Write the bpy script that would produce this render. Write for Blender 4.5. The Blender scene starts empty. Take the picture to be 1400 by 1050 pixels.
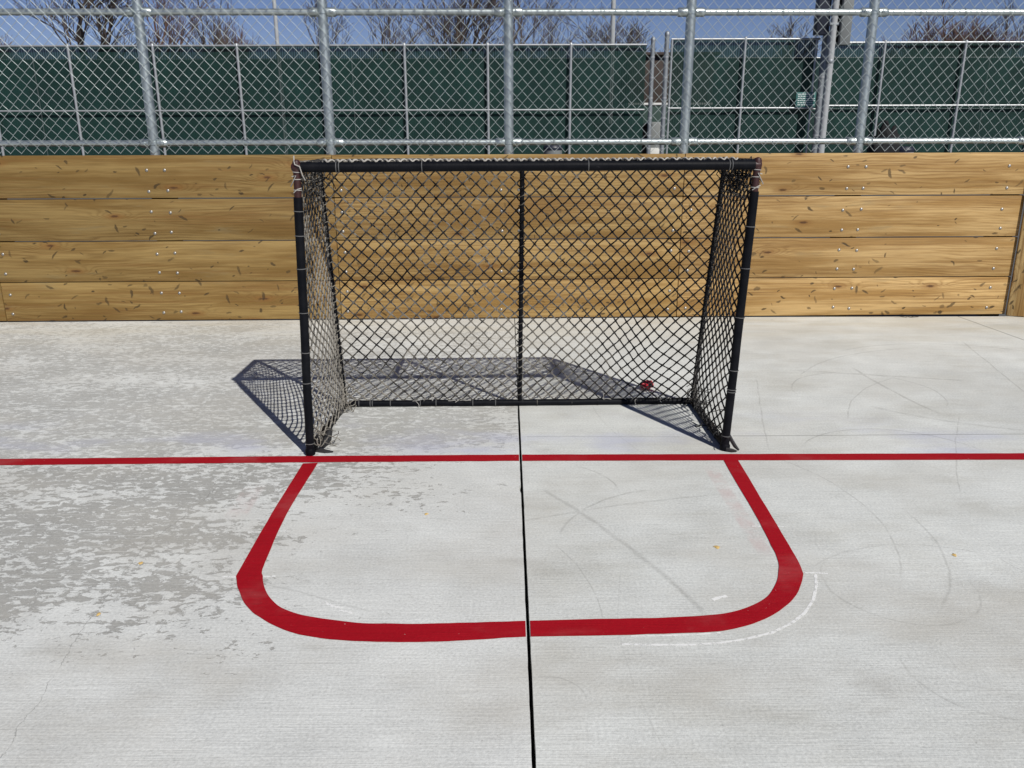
import bpy, bmesh, math, random
from mathutils import Vector, Matrix, noise

C = bpy.context.scene.collection
R = math.radians

# ------------------------------------------------------------------ camera
FOC, CAM_H, PITCH, ROLL = 1156.0, 1.40, R(17.3), 0.0024
_F = Vector((0, math.cos(PITCH), -math.sin(PITCH)))
_R0 = Vector((1, 0, 0)); _U0 = Vector((0, math.sin(PITCH), math.cos(PITCH)))
_R = math.cos(ROLL) * _R0 - math.sin(ROLL) * _U0
_U = math.sin(ROLL) * _R0 + math.cos(ROLL) * _U0
EYE = Vector((0, 0, CAM_H))


def ground(px, py, z=0.0):
    """a traced point of the photograph -> the place on the floor it stands at"""
    d = _F * FOC + _R * (px - 700) - _U * (py - 525)
    return EYE + d * ((z - CAM_H) / d.z)


def at(px, py, y):
    """a traced point -> the place on the upright plane at depth y"""
    d = _F * FOC + _R * (px - 700) - _U * (py - 525)
    return EYE + d * (y / d.y)


# ------------------------------------------------------------------ mesh helpers
class MB:
    def __init__(s):
        s.v, s.f = [], []

    def tube(s, pts, rad, sides=8, cap=True, closed=False):
        n = len(pts)
        pts = [Vector(p) for p in pts]
        if not isinstance(rad, (list, tuple)):
            rad = [rad] * n
        base = len(s.v)
        nrm = None
        for i in range(n):
            if closed:
                t = pts[(i + 1) % n] - pts[i - 1]
            else:
                t = pts[min(i + 1, n - 1)] - pts[max(i - 1, 0)]
            if t.length < 1e-9:
                t = Vector((0, 0, 1))
            t.normalize()
            if nrm is None:
                nrm = Vector((0, 0, 1)) if abs(t.z) < .9 else Vector((1, 0, 0))
            nrm = nrm - t * nrm.dot(t)
            if nrm.length < 1e-6:
                nrm = t.orthogonal()
            nrm.normalize()
            b = t.cross(nrm)
            for k in range(sides):
                a = 2 * math.pi * k / sides
                s.v.append(pts[i] + (nrm * math.cos(a) + b * math.sin(a)) * rad[i])
        m = n if closed else n - 1
        for i in range(m):
            i2 = (i + 1) % n
            for k in range(sides):
                k2 = (k + 1) % sides
                s.f.append((base + i * sides + k, base + i * sides + k2, base + i2 * sides + k2, base + i2 * sides + k))
        if cap and not closed:
            s.f.append(tuple(base + k for k in reversed(range(sides))))
            s.f.append(tuple(base + (n - 1) * sides + k for k in range(sides)))
        return s

    def box(s, c, d, bev=0.0, M=None):
        bm = bmesh.new()
        bmesh.ops.create_cube(bm, size=1.0)
        bmesh.ops.scale(bm, vec=Vector(d), verts=bm.verts)
        if bev > 0:
            bmesh.ops.bevel(bm, geom=list(bm.edges), offset=bev, segments=2, affect='EDGES', profile=.5)
        if M is not None:
            bmesh.ops.transform(bm, matrix=M, verts=bm.verts)
        bmesh.ops.translate(bm, vec=Vector(c), verts=bm.verts)
        s.take(bm)
        return s

    def take(s, bm):
        bm.verts.index_update()
        base = len(s.v)
        s.v += [v.co.copy() for v in bm.verts]
        s.f += [tuple(base + v.index for v in f.verts) for f in bm.faces]
        bm.free()

    def lathe(s, prof, c=(0, 0, 0), axis='Z', n=16):
        base = len(s.v)
        c = Vector(c)
        for r, h in prof:
            for k in range(n):
                a = 2 * math.pi * k / n
                p = Vector((r * math.cos(a), r * math.sin(a), h))
                if axis == '-Y':
                    p = Vector((p.x, -p.z, p.y))
                elif axis == 'X':
                    p = Vector((p.z, p.x, p.y))
                s.v.append(c + p)
        for i in range(len(prof) - 1):
            for k in range(n):
                k2 = (k + 1) % n
                s.f.append((base + i * n + k, base + i * n + k2, base + (i + 1) * n + k2, base + (i + 1) * n + k))
        s.f.append(tuple(base + k for k in reversed(range(n))))
        s.f.append(tuple(base + (len(prof) - 1) * n + k for k in range(n)))
        return s

    def poly(s, pts):
        b = len(s.v)
        s.v += [Vector(p) for p in pts]
        s.f.append(tuple(range(b, b + len(pts))))
        return s

    def strip(s, A, B):
        b = len(s.v)
        for a, c in zip(A, B):
            s.v += [Vector(a), Vector(c)]
        for i in range(len(A) - 1):
            s.f.append((b + 2 * i, b + 2 * i + 2, b + 2 * i + 3, b + 2 * i + 1))
        return s

    def build(s, name, mat, parent=None, smooth=True, origin=None):
        me = bpy.data.meshes.new(name)
        o0 = Vector(origin) if origin is not None else Vector((0, 0, 0))
        me.from_pydata([tuple(v - o0) for v in s.v], [], s.f)
        me.update()
        if smooth:
            me.polygons.foreach_set('use_smooth', [True] * len(me.polygons))
            try:
                me.set_sharp_from_angle(angle=R(42))
            except Exception:
                pass
        if mat:
            me.materials.append(mat)
        o = bpy.data.objects.new(name, me)
        C.objects.link(o)
        if parent:
            o.parent = parent
        if origin is not None and parent is None:
            o.location = origin
        return o


def tag(o, label=None, cat=None, group=None, kind=None):
    if label: o['label'] = label
    if cat: o['category'] = cat
    if group: o['group'] = group
    if kind: o['kind'] = kind
    return o


def thing(name, label, cat, loc=(0, 0, 0), rz=0.0, group=None):
    o = bpy.data.objects.new(name, None)
    o.empty_display_size = .1
    C.objects.link(o)
    o.location = loc
    o.rotation_euler = (0, 0, rz)
    return tag(o, label, cat, group)


# ------------------------------------------------------------------ node helpers
class NT:
    def __init__(s, name):
        s.mat = bpy.data.materials.new(name)
        s.mat.use_nodes = True
        s.t = s.mat.node_tree
        s.t.nodes.clear()
        s.out = s.t.nodes.new('ShaderNodeOutputMaterial')

    def put(s, sock, v):
        if v is None: return
        if isinstance(v, bpy.types.NodeSocket):
            s.t.links.new(v, sock)
        else:
            if hasattr(sock.default_value, '__len__') and isinstance(v, (tuple, list)) and len(v) == 3 and len(sock.default_value) == 4:
                v = (*v, 1)
            sock.default_value = v

    def m(s, op, a, b=None, c=None, clamp=False):
        n = s.t.nodes.new('ShaderNodeMath'); n.operation = op; n.use_clamp = clamp
        s.put(n.inputs[0], a); s.put(n.inputs[1], b); s.put(n.inputs[2], c)
        return n.outputs[0]

    def vm(s, op, a, b=None):
        n = s.t.nodes.new('ShaderNodeVectorMath'); n.operation = op
        s.put(n.inputs[0], a); s.put(n.inputs[1], b)
        return n.outputs['Value'] if op in ('DISTANCE', 'LENGTH', 'DOT_PRODUCT') else n.outputs[0]

    def coord(s, which='Object'):
        return s.t.nodes.new('ShaderNodeTexCoord').outputs[which]

    def rand(s):
        return s.t.nodes.new('ShaderNodeObjectInfo').outputs['Random']

    def sep(s, v):
        n = s.t.nodes.new('ShaderNodeSeparateXYZ'); s.put(n.inputs[0], v)
        return n.outputs

    def comb(s, x, y, z):
        n = s.t.nodes.new('ShaderNodeCombineXYZ')
        s.put(n.inputs[0], x); s.put(n.inputs[1], y); s.put(n.inputs[2], z)
        return n.outputs[0]

    def mapping(s, v, scale=(1, 1, 1), loc=(0, 0, 0), rot=(0, 0, 0)):
        n = s.t.nodes.new('ShaderNodeMapping')
        s.put(n.inputs['Vector'], v)
        n.inputs['Scale'].default_value = scale
        n.inputs['Location'].default_value = loc
        n.inputs['Rotation'].default_value = rot
        return n.outputs[0]

    def noise(s, v, scale=1, detail=4, rough=.5, dist=0, col=False):
        n = s.t.nodes.new('ShaderNodeTexNoise')
        s.put(n.inputs['Vector'], v)
        n.inputs['Scale'].default_value = scale
        n.inputs['Detail'].default_value = detail
        n.inputs['Roughness'].default_value = rough
        n.inputs['Distortion'].default_value = dist
        return n.outputs['Color' if col else 'Fac']

    def voro(s, v, scale=1, rnd=1.0, flat=False):
        n = s.t.nodes.new('ShaderNodeTexVoronoi')
        if flat: n.voronoi_dimensions = '2D'
        s.put(n.inputs['Vector'], v)
        n.inputs['Scale'].default_value = scale
        n.inputs['Randomness'].default_value = rnd
        return n.outputs['Distance'], n.outputs['Color']

    def ss(s, x, a, b, lo=0.0, hi=1.0):
        """smooth step from a to b"""
        n = s.t.nodes.new('ShaderNodeMapRange'); n.interpolation_type = 'SMOOTHSTEP'
        s.put(n.inputs['Value'], x); s.put(n.inputs['From Min'], a); s.put(n.inputs['From Max'], b)
        s.put(n.inputs['To Min'], lo); s.put(n.inputs['To Max'], hi)
        return n.outputs[0]

    def lin(s, x, a, b, lo=0.0, hi=1.0):
        n = s.t.nodes.new('ShaderNodeMapRange')
        s.put(n.inputs['Value'], x); s.put(n.inputs['From Min'], a); s.put(n.inputs['From Max'], b)
        s.put(n.inputs['To Min'], lo); s.put(n.inputs['To Max'], hi)
        return n.outputs[0]

    def mix(s, f, a, b, mode='MIX'):
        n = s.t.nodes.new('ShaderNodeMix'); n.data_type = 'RGBA'; n.blend_type = mode
        s.put(n.inputs['Factor'], f); s.put(n.inputs['A'], None)
        s.put(n.inputs[6], a); s.put(n.inputs[7], b)
        return n.outputs[2]

    def bump(s, h, strength=.3, dist=.01, nrm=None):
        n = s.t.nodes.new('ShaderNodeBump')
        n.inputs['Strength'].default_value = strength
        n.inputs['Distance'].default_value = dist
        s.put(n.inputs['Height'], h)
        if nrm is not None: s.put(n.inputs['Normal'], nrm)
        return n.outputs[0]

    def bsdf(s, col, rough=.6, metal=0.0, nrm=None, spec=None, out=True):
        n = s.t.nodes.new('ShaderNodeBsdfPrincipled')
        s.put(n.inputs['Base Color'], col); s.put(n.inputs['Roughness'], rough); s.put(n.inputs['Metallic'], metal)
        if spec is not None: s.put(n.inputs['Specular IOR Level'], spec)
        if nrm is not None: s.put(n.inputs['Normal'], nrm)
        if out: s.t.links.new(n.outputs[0], s.out.inputs[0])
        return n.outputs[0]

    def transp(s, fac, sh):
        """fac = how much of the surface is open"""
        t = s.t.nodes.new('ShaderNodeBsdfTransparent'); x = s.t.nodes.new('ShaderNodeMixShader')
        s.put(x.inputs[0], fac); s.t.links.new(sh, x.inputs[1]); s.t.links.new(t.outputs[0], x.inputs[2])
        s.t.links.new(x.outputs[0], s.out.inputs[0])


def circ3(a, b, c):
    ax, ay, bx, by, cx, cy = a.x, a.y, b.x, b.y, c.x, c.y
    d = 2 * (ax * (by - cy) + bx * (cy - ay) + cx * (ay - by))
    ux = ((ax * ax + ay * ay) * (by - cy) + (bx * bx + by * by) * (cy - ay) + (cx * cx + cy * cy) * (ay - by)) / d
    uy = ((ax * ax + ay * ay) * (cx - bx) + (bx * bx + by * by) * (ax - cx) + (cx * cx + cy * cy) * (bx - ax)) / d
    return ux, uy, math.hypot(ax - ux, ay - uy)


# ------------------------------------------------------------------ materials
def concrete(name, worn):
    g = NT(name)
    P = g.coord()
    x, y, z = g.sep(P)
    big = g.noise(P, .9, 3, .5)
    mid = g.noise(P, 5, 5, .6)
    fine = g.noise(P, 115, 3, .75)
    broom = g.noise(g.mapping(P, (5, 190, 1)), 1, 4, .65)
    broom2 = g.noise(g.mapping(P, (1.5, 60, 1), (4, 2, 0)), 1, 3, .6)
    v = g.m('MULTIPLY_ADD', g.m('SUBTRACT', big, .5), .34, 1.0)
    v = g.m('MULTIPLY_ADD', g.m('SUBTRACT', mid, .5), .36, v)
    v = g.m('MULTIPLY_ADD', g.m('SUBTRACT', fine, .5), .85, v)
    v = g.m('MULTIPLY_ADD', g.m('SUBTRACT', broom, .5), .42, v)
    v = g.m('MULTIPLY_ADD', g.m('SUBTRACT', broom2, .5), .16, v)
    # exposed aggregate pits
    pd, pc = g.voro(P, 55)
    pit = g.m('MULTIPLY', g.ss(pd, .16, .08), g.m('GREATER_THAN', g.sep(pc)[0], .86))
    v = g.m('MULTIPLY_ADD', pit, -.22, v)
    hgt = g.m('ADD', g.m('MULTIPLY', broom, .7), g.m('MULTIPLY', fine, .45))
    if worn:
        base = (.598, .606, .590)
        bare = g.mix(g.noise(P, 3, 3), (.325, .322, .305), (.385, .382, .362))
        # how much coating has peeled, across the slab
        d1 = g.m('MULTIPLY', g.ss(y, 1.72, 2.30), g.ss(x, -.10, -1.30))
        d2 = g.m('MULTIPLY', g.ss(y, 2.45, 3.05), g.ss(x, .45, -.75))
        d3 = g.m('MULTIPLY', g.ss(y, 3.4, 3.6), g.ss(x, .6, -.4))
        D = g.m('MAXIMUM', g.m('MAXIMUM', g.m('MULTIPLY', d1, .90), g.m('MULTIPLY', d2, .72)), g.m('MULTIPLY', d3, g.m('ADD', .72, g.m('MULTIPLY', g.ss(y, 5.0, 4.3), .26))))
        D = g.m('MULTIPLY', D, g.ss(y, 6.3, 5.3, .62, 1.0))
        patch = g.noise(g.mapping(P, (1.0, 1.9, 1), (3.1, 7.7, 0)), 1.5, 3, .55)
        D = g.m('MULTIPLY_ADD', g.m('SUBTRACT', patch, .5), 1.5, D)
        fl = g.m('ADD', g.m('MULTIPLY', g.noise(g.mapping(P, (19, 33, 1), (11, 5, 0)), 1.15, 8, .72, .45), .82), g.m('MULTIPLY', g.noise(g.mapping(P, (6, 11, 1), (1, 2, 0)), 1.0, 3, .6, .3), .18))
        thr = g.lin(D, 0, 1, .30, .535)
        rear = g.ss(y, 3.36, 3.44)
        peel = g.ss(g.m('SUBTRACT', thr, fl), g.m('MULTIPLY_ADD', rear, -.03, -.004), g.m('MULTIPLY_ADD', rear, .045, .010))
        peel = g.m('MULTIPLY', peel, g.m('MULTIPLY_ADD', rear, -.22, 1.0))
        # thin left over streaks of coating along the broom marks
        st = g.ss(g.noise(g.mapping(P, (2.5, 120, 1), (2, 9, 0)), 1, 3, .6), .60, .66)
        peel = g.m('MULTIPLY', peel, g.m('SUBTRACT', 1, g.m('MULTIPLY', st, .75)))
        edge = g.m('MULTIPLY', g.ss(g.m('SUBTRACT', thr, fl), -.004, .004), g.ss(g.m('SUBTRACT', thr, fl), .022, .006))
        col = g.mix(peel, base, bare)
        col = g.mix(g.m('MULTIPLY', edge, .28), col, (.22, .21, .20))  # dark rim round peeled patches, painting in the coating's small edge shadow
        hgt = g.m('MULTIPLY_ADD', peel, -.9, hgt)
    else:
        base = (.588, .600, .582)
        col = g.mix(g.ss(g.noise(g.mapping(P, (1, 2, 1)), 1.6, 5, .6), .45, .75), base, (.50, .50, .467))
    col = g.mix(1.0, col, g.comb(v, v, v), 'MULTIPLY')
    # sandy dirt washed against the boards
    dirt = g.m('MULTIPLY', g.ss(y, 5.0, 6.1), g.ss(g.noise(g.mapping(P, (.8, 4, 1)), 1.5, 4, .6), .30, .70))
    col = g.mix(g.m('MULTIPLY', dirt, .55), col, (.46, .42, .325))
    # pale blue chalk dust along the goal line
    ch = g.m('MULTIPLY', g.m('MULTIPLY', g.ss(y, 3.35, 3.5), g.ss(y, 4.15, 3.55)), g.ss(g.noise(g.mapping(P, (1, 2.2, 1), (5, 1, 0)), 1.4, 4, .6), .48, .72))
    col = g.mix(g.m('MULTIPLY', ch, .55), col, (.44, .46, .60))
    # soft brownish stains, stronger towards the camera
    so_ = g.ss(g.noise(g.mapping(P, (1, 1.5, 1), (2, 6, 0)), 1.15, 5, .6), .42, .68)
    so_ = g.m('MULTIPLY', so_, g.ss(y, 3.2, 1.9, .28, .50))
    col = g.mix(so_, col, (.42, .395, .345))
    # faint pink ghost of older crease paint
    for a, b, w_ in ([((968, 634), (1052, 765), .035)] if not worn else [((352, 660), (318, 712), .05)]):
        a, b = ground(*a), ground(*b); a.z = b.z = 0
        t = (b - a); L = t.length; t.normalize(); rel = g.vm('SUBTRACT', P, tuple(a))
        d = g.m('ABSOLUTE', g.vm('DOT_PRODUCT', rel, (-t.y, t.x, 0))); u = g.vm('DOT_PRODUCT', rel, tuple(t))
        q = g.m('MULTIPLY', g.m('MULTIPLY', g.ss(d, w_, w_ * .6), g.ss(u, 0, .1)), g.ss(u, L, L - .1))
        q = g.m('MULTIPLY', q, g.ss(g.noise(P, 12, 4, .7), .3, .7))
        col = g.mix(g.m('MULTIPLY', q, .55), col, (.52, .40, .385))
    # dark smudges
    sm = g.ss(g.noise(g.mapping(P, (1, 1.8, 1), (8, 3, 0)), 2.3, 4, .55), .62, .80)
    col = g.mix(g.m('MULTIPLY', sm, .38), col, (.30, .285, .25))
    spd, spc = g.voro(g.mapping(P, (1, 1.7, 1)), 2.6)
    spot = g.m('MULTIPLY', g.ss(spd, .055, .02), g.m('GREATER_THAN', g.sep(spc)[1], .62))
    col = g.mix(g.m('MULTIPLY', spot, .5), col, (.16, .15, .13))
    # scuffs left by wheels and sticks
    rng = random.Random(5 if worn else 9)
    arcs = []
    if not worn:
        T = [((740, 668), (850, 740), (965, 840), .016, .34), ((720, 712), (850, 690), (990, 676), .010, .30),
             ((765, 730), (810, 690), (843, 678), .008, .34), ((1097, 507), (1200, 513), (1323, 521), .014, .40),
             ((1086, 536), (1180, 511), (1293, 556), .006, .42), ((1168, 504), (1217, 533), (1288, 567), .013, .40),
             ((1160, 573), (1177, 536), (1206, 521), .006, .34), ((1128, 593), (1200, 587), (1343, 616), .006, .45),
             ((1323, 473), (1354, 498), (1400, 536), .007, .42), ((1097, 510), (1148, 488), (1237, 477), .008, .38),
             ((1034, 515), (1040, 558), (1051, 613), .006, .34), ((1311, 570), (1307, 615), (1310, 660), .005, .36),
             ((1097, 640), (1180, 690), (1230, 790), .006, .30), ((1240, 700), (1290, 760), (1288, 830), .007, .26),
             ((1130, 800), (1230, 850), (1330, 800), .006, .26), ((800, 640), (825, 650), (845, 668), .006, .4),
             ((760, 745), (800, 790), (820, 830), .004, .3), ((1230, 900), (1290, 955), (1400, 985), .006, .3),
             ((1150, 480), (1270, 470), (1400, 480), .010, .3), ((1210, 560), (1290, 575), (1400, 588), .02, .25),
             ((1140, 760), (1230, 745), (1400, 770), .006, .22), ((735, 925), (780, 932), (800, 950), .004, .3)]
        for a, b, c, w, k in T:
            a, b, c = ground(*a), ground(*b), ground(*c)
            arcs.append((*circ3(a, b, c), w, k, b.x, b.y, max((a - b).length, (c - b).length) * 1.1))
        for i in range(10):
            mx, my = rng.uniform(.3, 2.4), rng.uniform(1.5, 5.6)
            r, an = rng.uniform(.3, 3), rng.uniform(0, 6.28)
            arcs.append((mx + r * math.cos(an), my + r * math.sin(an), r, rng.uniform(.003, .008), rng.uniform(.08, .2), mx, my, rng.uniform(.2, .8)))
    else:
        for a, b, c, w, k in [((0, 520), (150, 495), (320, 465), .015, .30)]:
            a, b, c = ground(*a), ground(*b), ground(*c)
            arcs.append((*circ3(a, b, c), w, k, b.x, b.y, 1.2))
        for i in range(6):
            mx, my = rng.uniform(-2.0, -.1), rng.uniform(1.5, 5.6)
            r, an = rng.uniform(.3, 3), rng.uniform(0, 6.28)
            arcs.append((mx + r * math.cos(an), my + r * math.sin(an), r, rng.uniform(.003, .008), rng.uniform(.12, .25), mx, my, rng.uniform(.2, .7)))
    Pw = g.vm('ADD', P, g.vm('SCALE', g.vm('SUBTRACT', g.noise(P, 6, 2, .5, col=True), (.5, .5, .5))))
    Pw.node.inputs[1].links[0].from_node.inputs['Scale'].default_value = .02
    Pw = g.comb(g.sep(Pw)[0], g.sep(Pw)[1], 0.0)
    tot = None
    for cx, cy, r, w, k, mx, my, L in arcs:
        d = g.m('ABSOLUTE', g.m('SUBTRACT', g.vm('DISTANCE', Pw, (cx, cy, 0)), r))
        q = g.m('MULTIPLY', g.ss(d, w, 0, 0, k), g.ss(g.vm('DISTANCE', Pw, (mx, my, 0)), L, L * .75))
        tot = q if tot is None else g.m('MAXIMUM', tot, q)
    tot = g.m('MULTIPLY', tot, g.ss(g.noise(P, 14, 4, .7), .25, .6))
    col = g.mix(tot, col, (.19, .185, .17))
    # hairline cracks / saw cut
    lines = []
    if worn:
        lines = [((205, 735), (120, 850), .0015, .40, .03), ((120, 850), (0, 1040), .0016, .42, .03), ((215, 735), (330, 640), .002, .35, .03)]
    else:
        lines = [((1308, 432), (1420, 472), .006, .85, .004), ((1002, 596), (1460, 593), .0045, .62, .002), ((720, 597), (930, 597), .004, .4, .002)]
    for a, b, w, k, wob in lines:
        a, b = ground(*a), ground(*b)
        a.z = b.z = 0
        t = (b - a); L = t.length; t.normalize(); nn = Vector((-t.y, t.x, 0))
        rel = g.vm('SUBTRACT', P, tuple(a))
        off = g.m('MULTIPLY', g.m('SUBTRACT', g.noise(P, 9, 5, .65), .5), wob * 2)
        d = g.m('ABSOLUTE', g.m('ADD', g.vm('DOT_PRODUCT', rel, tuple(nn)), off))
        u = g.vm('DOT_PRODUCT', rel, tuple(t))
        q = g.m('MULTIPLY', g.m('MULTIPLY', g.ss(d, w, w * .3, 0, k), g.m('GREATER_THAN', u, 0)), g.m('LESS_THAN', u, L))
        q = g.m('MULTIPLY', q, g.ss(g.noise(P, 21, 3), .3, .5)) if worn else q
        col = g.mix(q, col, (.07, .07, .065))
    nrm = g.bump(hgt, .5, .004)
    g.bsdf(col, .82, 0, nrm, spec=.35)
    return g.mat


def paint_red():
    g = NT('red_floor_paint'); P = g.coord()
    br = g.noise(g.mapping(P, (4, 170, 1)), 1, 4, .65)
    f = g.noise(P, 90, 4, .7)
    v = g.m('ADD', g.m('MULTIPLY_ADD', br, .55, .62), g.m('MULTIPLY', g.m('SUBTRACT', f, .5), .35))
    col = g.mix(g.noise(P, 2.2, 3), (.30, .004, .010), (.40, .008, .018))
    col = g.mix(1, col, g.comb(v, v, v), 'MULTIPLY')
    dust = g.m('MULTIPLY', g.ss(g.noise(g.mapping(P, (1, 1.4, 1), (3, 0, 0)), 3.0, 4, .6), .52, .8), .16)
    col = g.mix(dust, col, (.42, .25, .24))
    chip = g.ss(g.noise(P, 60, 5, .7), .69, .73)
    col = g.mix(g.m('MULTIPLY', chip, .7), col, (.55, .50, .48))
    g.bsdf(col, .62, 0, g.bump(g.m('ADD', br, f), .35, .003), spec=.10)
    return g.mat


def wood(name, dark=0.0):
    g = NT(name); P0 = g.coord(); rnd = g.rand()
    P = g.vm('ADD', P0, g.comb(g.m('MULTIPLY', rnd, 37.0), 0.0, g.m('MULTIPLY', rnd, 11.0)))
    x, y, z = g.sep(P)
    z0 = g.sep(P0)[2]
    XZ = g.comb(x, z, 0.0)
    kd, kc = g.voro(g.mapping(XZ, (1.0, 3.4, 1)), 1.5, flat=True)
    kon = g.m('GREATER_THAN', g.sep(kc)[0], .56)
    kn = g.m('MULTIPLY', g.ss(kd, .42, .0), kon)
    warp = g.m('MULTIPLY', g.m('SUBTRACT', g.noise(g.mapping(P, (.55, 1, 3.0)), 1.3, 3, .5), .5), .16)
    zz = g.m('ADD', g.m('ADD', z, warp), g.m('MULTIPLY', g.m('MULTIPLY', kn, kn), .09))
    rings = g.m('MULTIPLY_ADD', g.m('SINE', g.m('MULTIPLY', g.m('ADD', zz, g.m('MULTIPLY', g.noise(g.mapping(P, (.8, 1, 13)), 1, 4, .6), .09)), 270.0)), .5, .5)
    rings = g.m('POWER', rings, 2.4)
    rings = g.m('MULTIPLY', rings, g.ss(g.noise(g.mapping(P, (.7, 1, 5), (3, 0, 2)), 1, 3), .35, .62))
    fib = g.noise(g.mapping(P, (3.0, 2, 170)), 1, 4, .7)
    tone = g.noise(g.mapping(P, (.45, 1, 6.5), (9, 0, 4)), 1.6, 5, .6)
    c1 = (.54, .37, .16); c2 = (.33, .195, .062)
    col = g.mix(g.ss(tone, .38, .62), c1, c2)
    col = g.mix(g.m('MULTIPLY', rings, .55), col, (.22, .115, .032))
    f = g.m('MULTIPLY_ADD', g.m('SUBTRACT', fib, .5), .85, g.m('MULTIPLY_ADD', rnd, .16, .90 - dark))
    col = g.mix(1, col, g.comb(f, f, f), 'MULTIPLY')
    panel_tint = g.t.nodes.new('ShaderNodeObjectInfo').outputs['Color']  # tint per panel: wood tone with light falloff along the wall painted in
    col = g.mix(1, col, panel_tint, 'MULTIPLY')
    ln_ = g.noise(g.mapping(P, (.9, 1, 62), (5, 0, 3)), 1, 4, .6)
    lz = g.m('MULTIPLY', g.ss(ln_, .50, .60), g.ss(g.noise(g.mapping(P, (.6, 1, 4), (7, 0, 1)), 1.2, 3), .38, .58))
    col = g.mix(g.m('MULTIPLY', lz, .55), col, (.17, .085, .024))
    # knots
    kdw = g.m('MULTIPLY_ADD', g.m('SUBTRACT', g.noise(XZ, 24, 3, .6), .5), .06, kd)
    core = g.m('MULTIPLY', g.ss(kdw, .060, .020), kon)
    halo = g.m('MULTIPLY', g.ss(kdw, .17, .03), kon)
    col = g.mix(g.m('MULTIPLY', halo, .55), col, (.20, .09, .022))
    col = g.mix(g.m('MULTIPLY', core, .9), col, (.075, .032, .012))
    # weathered grey-green smears
    we = g.ss(g.noise(g.mapping(P, (.9, 1, 6), (1, 0, 8)), 2.2, 5, .65), .56, .76)
    col = g.mix(g.m('MULTIPLY', we, .42), col, (.19, .165, .095))
    # puck and stick marks: short dark nicks at many angles, thicker low down
    low = g.ss(z0, .42, .10, -.03, .13)
    tot = None
    warpv = g.sep(g.noise(P, 14, 2, .5, col=True))
    pv = g.comb(g.m('MULTIPLY_ADD', warpv[0], .05, x), g.m('MULTIPLY_ADD', warpv[1], .05, z), 0.0)
    for i, (ang, sc, th, sx, sz, wid) in enumerate([(.5, 9, .84, .45, 1.6, .15), (-.7, 8, .85, .42, 1.7, .14), (1.3, 7.5, .86, .5, 1.6, .15),
                                            (.1, 7, .88, .7, 1.2, .13), (-.25, 13, .86, .6, 1.5, .19), (.9, 6, .88, .75, 1.0, .10)]):
        d, c = g.voro(g.mapping(g.mapping(pv, (1, 1, 1), (i * 3.1, i * 1.7, 0), (0, 0, ang)), (sx, sz, 1)), sc, flat=True)
        on = g.m('GREATER_THAN', g.m('ADD', g.sep(c)[0], low), th)
        wd = g.m('MULTIPLY_ADD', g.sep(c)[2], wid * .75, wid * .35)
        q = g.m('MULTIPLY', g.ss(d, wd, g.m('MULTIPLY', wd, .5)), g.m('MULTIPLY', on, g.m('MULTIPLY_ADD', g.sep(c)[1], .5, .5)))
        tot = q if tot is None else g.m('MAXIMUM', tot, q)
    col = g.mix(g.m('MULTIPLY', tot, .85), col, (.036, .024, .011))
    h = g.m('ADD', g.m('MULTIPLY', fib, .5), g.m('MULTIPLY_ADD', rings, -.3, g.m('MULTIPLY', tot, -.8)))
    g.bsdf(col, .68, 0, g.bump(h, .35, .004), spec=.3)
    return g.mat


def galv(name, base=(.49, .54, .54), rough=.36, metal=.85):
    g = NT(name); P = g.coord()
    n1 = g.noise(P, 7, 4, .6); n2 = g.noise(P, 60, 3, .6)
    col = g.mix(g.ss(n1, .3, .75), base, tuple(b * .85 for b in base))
    d, c = g.voro(P, 45)
    col = g.mix(g.m('MULTIPLY', g.sep(c)[0], .06), col, (.30, .32, .34))
    r = g.m('MULTIPLY_ADD', n2, .22, rough - .08)
    g.bsdf(col, r, metal, g.bump(n2, .08, .002))
    return g.mat


def simple(name, col, rough=.6, metal=0.0, var=.25, scale=20, spec=None, bump=.15):
    g = NT(name); P = g.coord()
    n = g.noise(P, scale, 5, .65)
    v = g.m('MULTIPLY_ADD', g.m('SUBTRACT', n, .5), var * 2, 1.0)
    c = g.mix(1, col, g.comb(v, v, v), 'MULTIPLY')
    g.bsdf(c, g.m('MULTIPLY_ADD', n, .2, rough - .1), metal, g.bump(n, bump, .002), spec=spec)
    return g.mat


def padding():
    g = NT('black_padding'); P = g.coord()
    n = g.noise(P, 9, 5, .7); n2 = g.noise(g.mapping(P, (60, 60, 6)), 1, 4, .7)
    col = g.mix(g.ss(n, .35, .75), (.0035, .004, .006), (.008, .0085, .011))
    sc = g.ss(g.noise(P, 34, 6, .75), .64, .72)
    col = g.mix(g.m('MULTIPLY', sc, .35), col, (.08, .08, .085))
    g.bsdf(col, g.m('MULTIPLY_ADD', n, .3, .36), 0, g.bump(g.m('ADD', n2, n), .3, .004), spec=.09)
    return g.mat


def cord():
    g = NT('worn_net_cord'); P = g.coord()
    a = g.noise(P, 2.6, 3, .6); b = g.noise(P, 30, 3, .6); c = g.noise(P, 260, 2, .5)
    cx, cy, cz = g.sep(P)
    worn = g.m('ADD', g.ss(cx, .75, -.1, 0, .16), g.ss(cz, .62, .40, 0, .05))  # paler to the left and low: bleaching, plus sunlit and shaded sides painted in
    worn = g.m('ADD', worn, g.ss(cx, -.80, -.88, 0, .10))  # left side net paler again: bleached, with its sunlit look painted in
    t = g.m('ADD', g.m('ADD', g.m('MULTIPLY', a, .7), g.m('MULTIPLY', b, .75)), worn)  # worn here: bleaching plus painted-in sunlit and shaded sides
    f = g.ss(t, .80, 1.08)
    col = g.mix(f, (.006, .006, .008), (.20, .185, .16))
    col = g.mix(g.m('MULTIPLY', g.ss(c, .5, .7), .3), col, (.42, .40, .36))
    g.bsdf(col, .9, 0, g.bump(c, .5, .001), spec=.15)
    return g.mat


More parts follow.
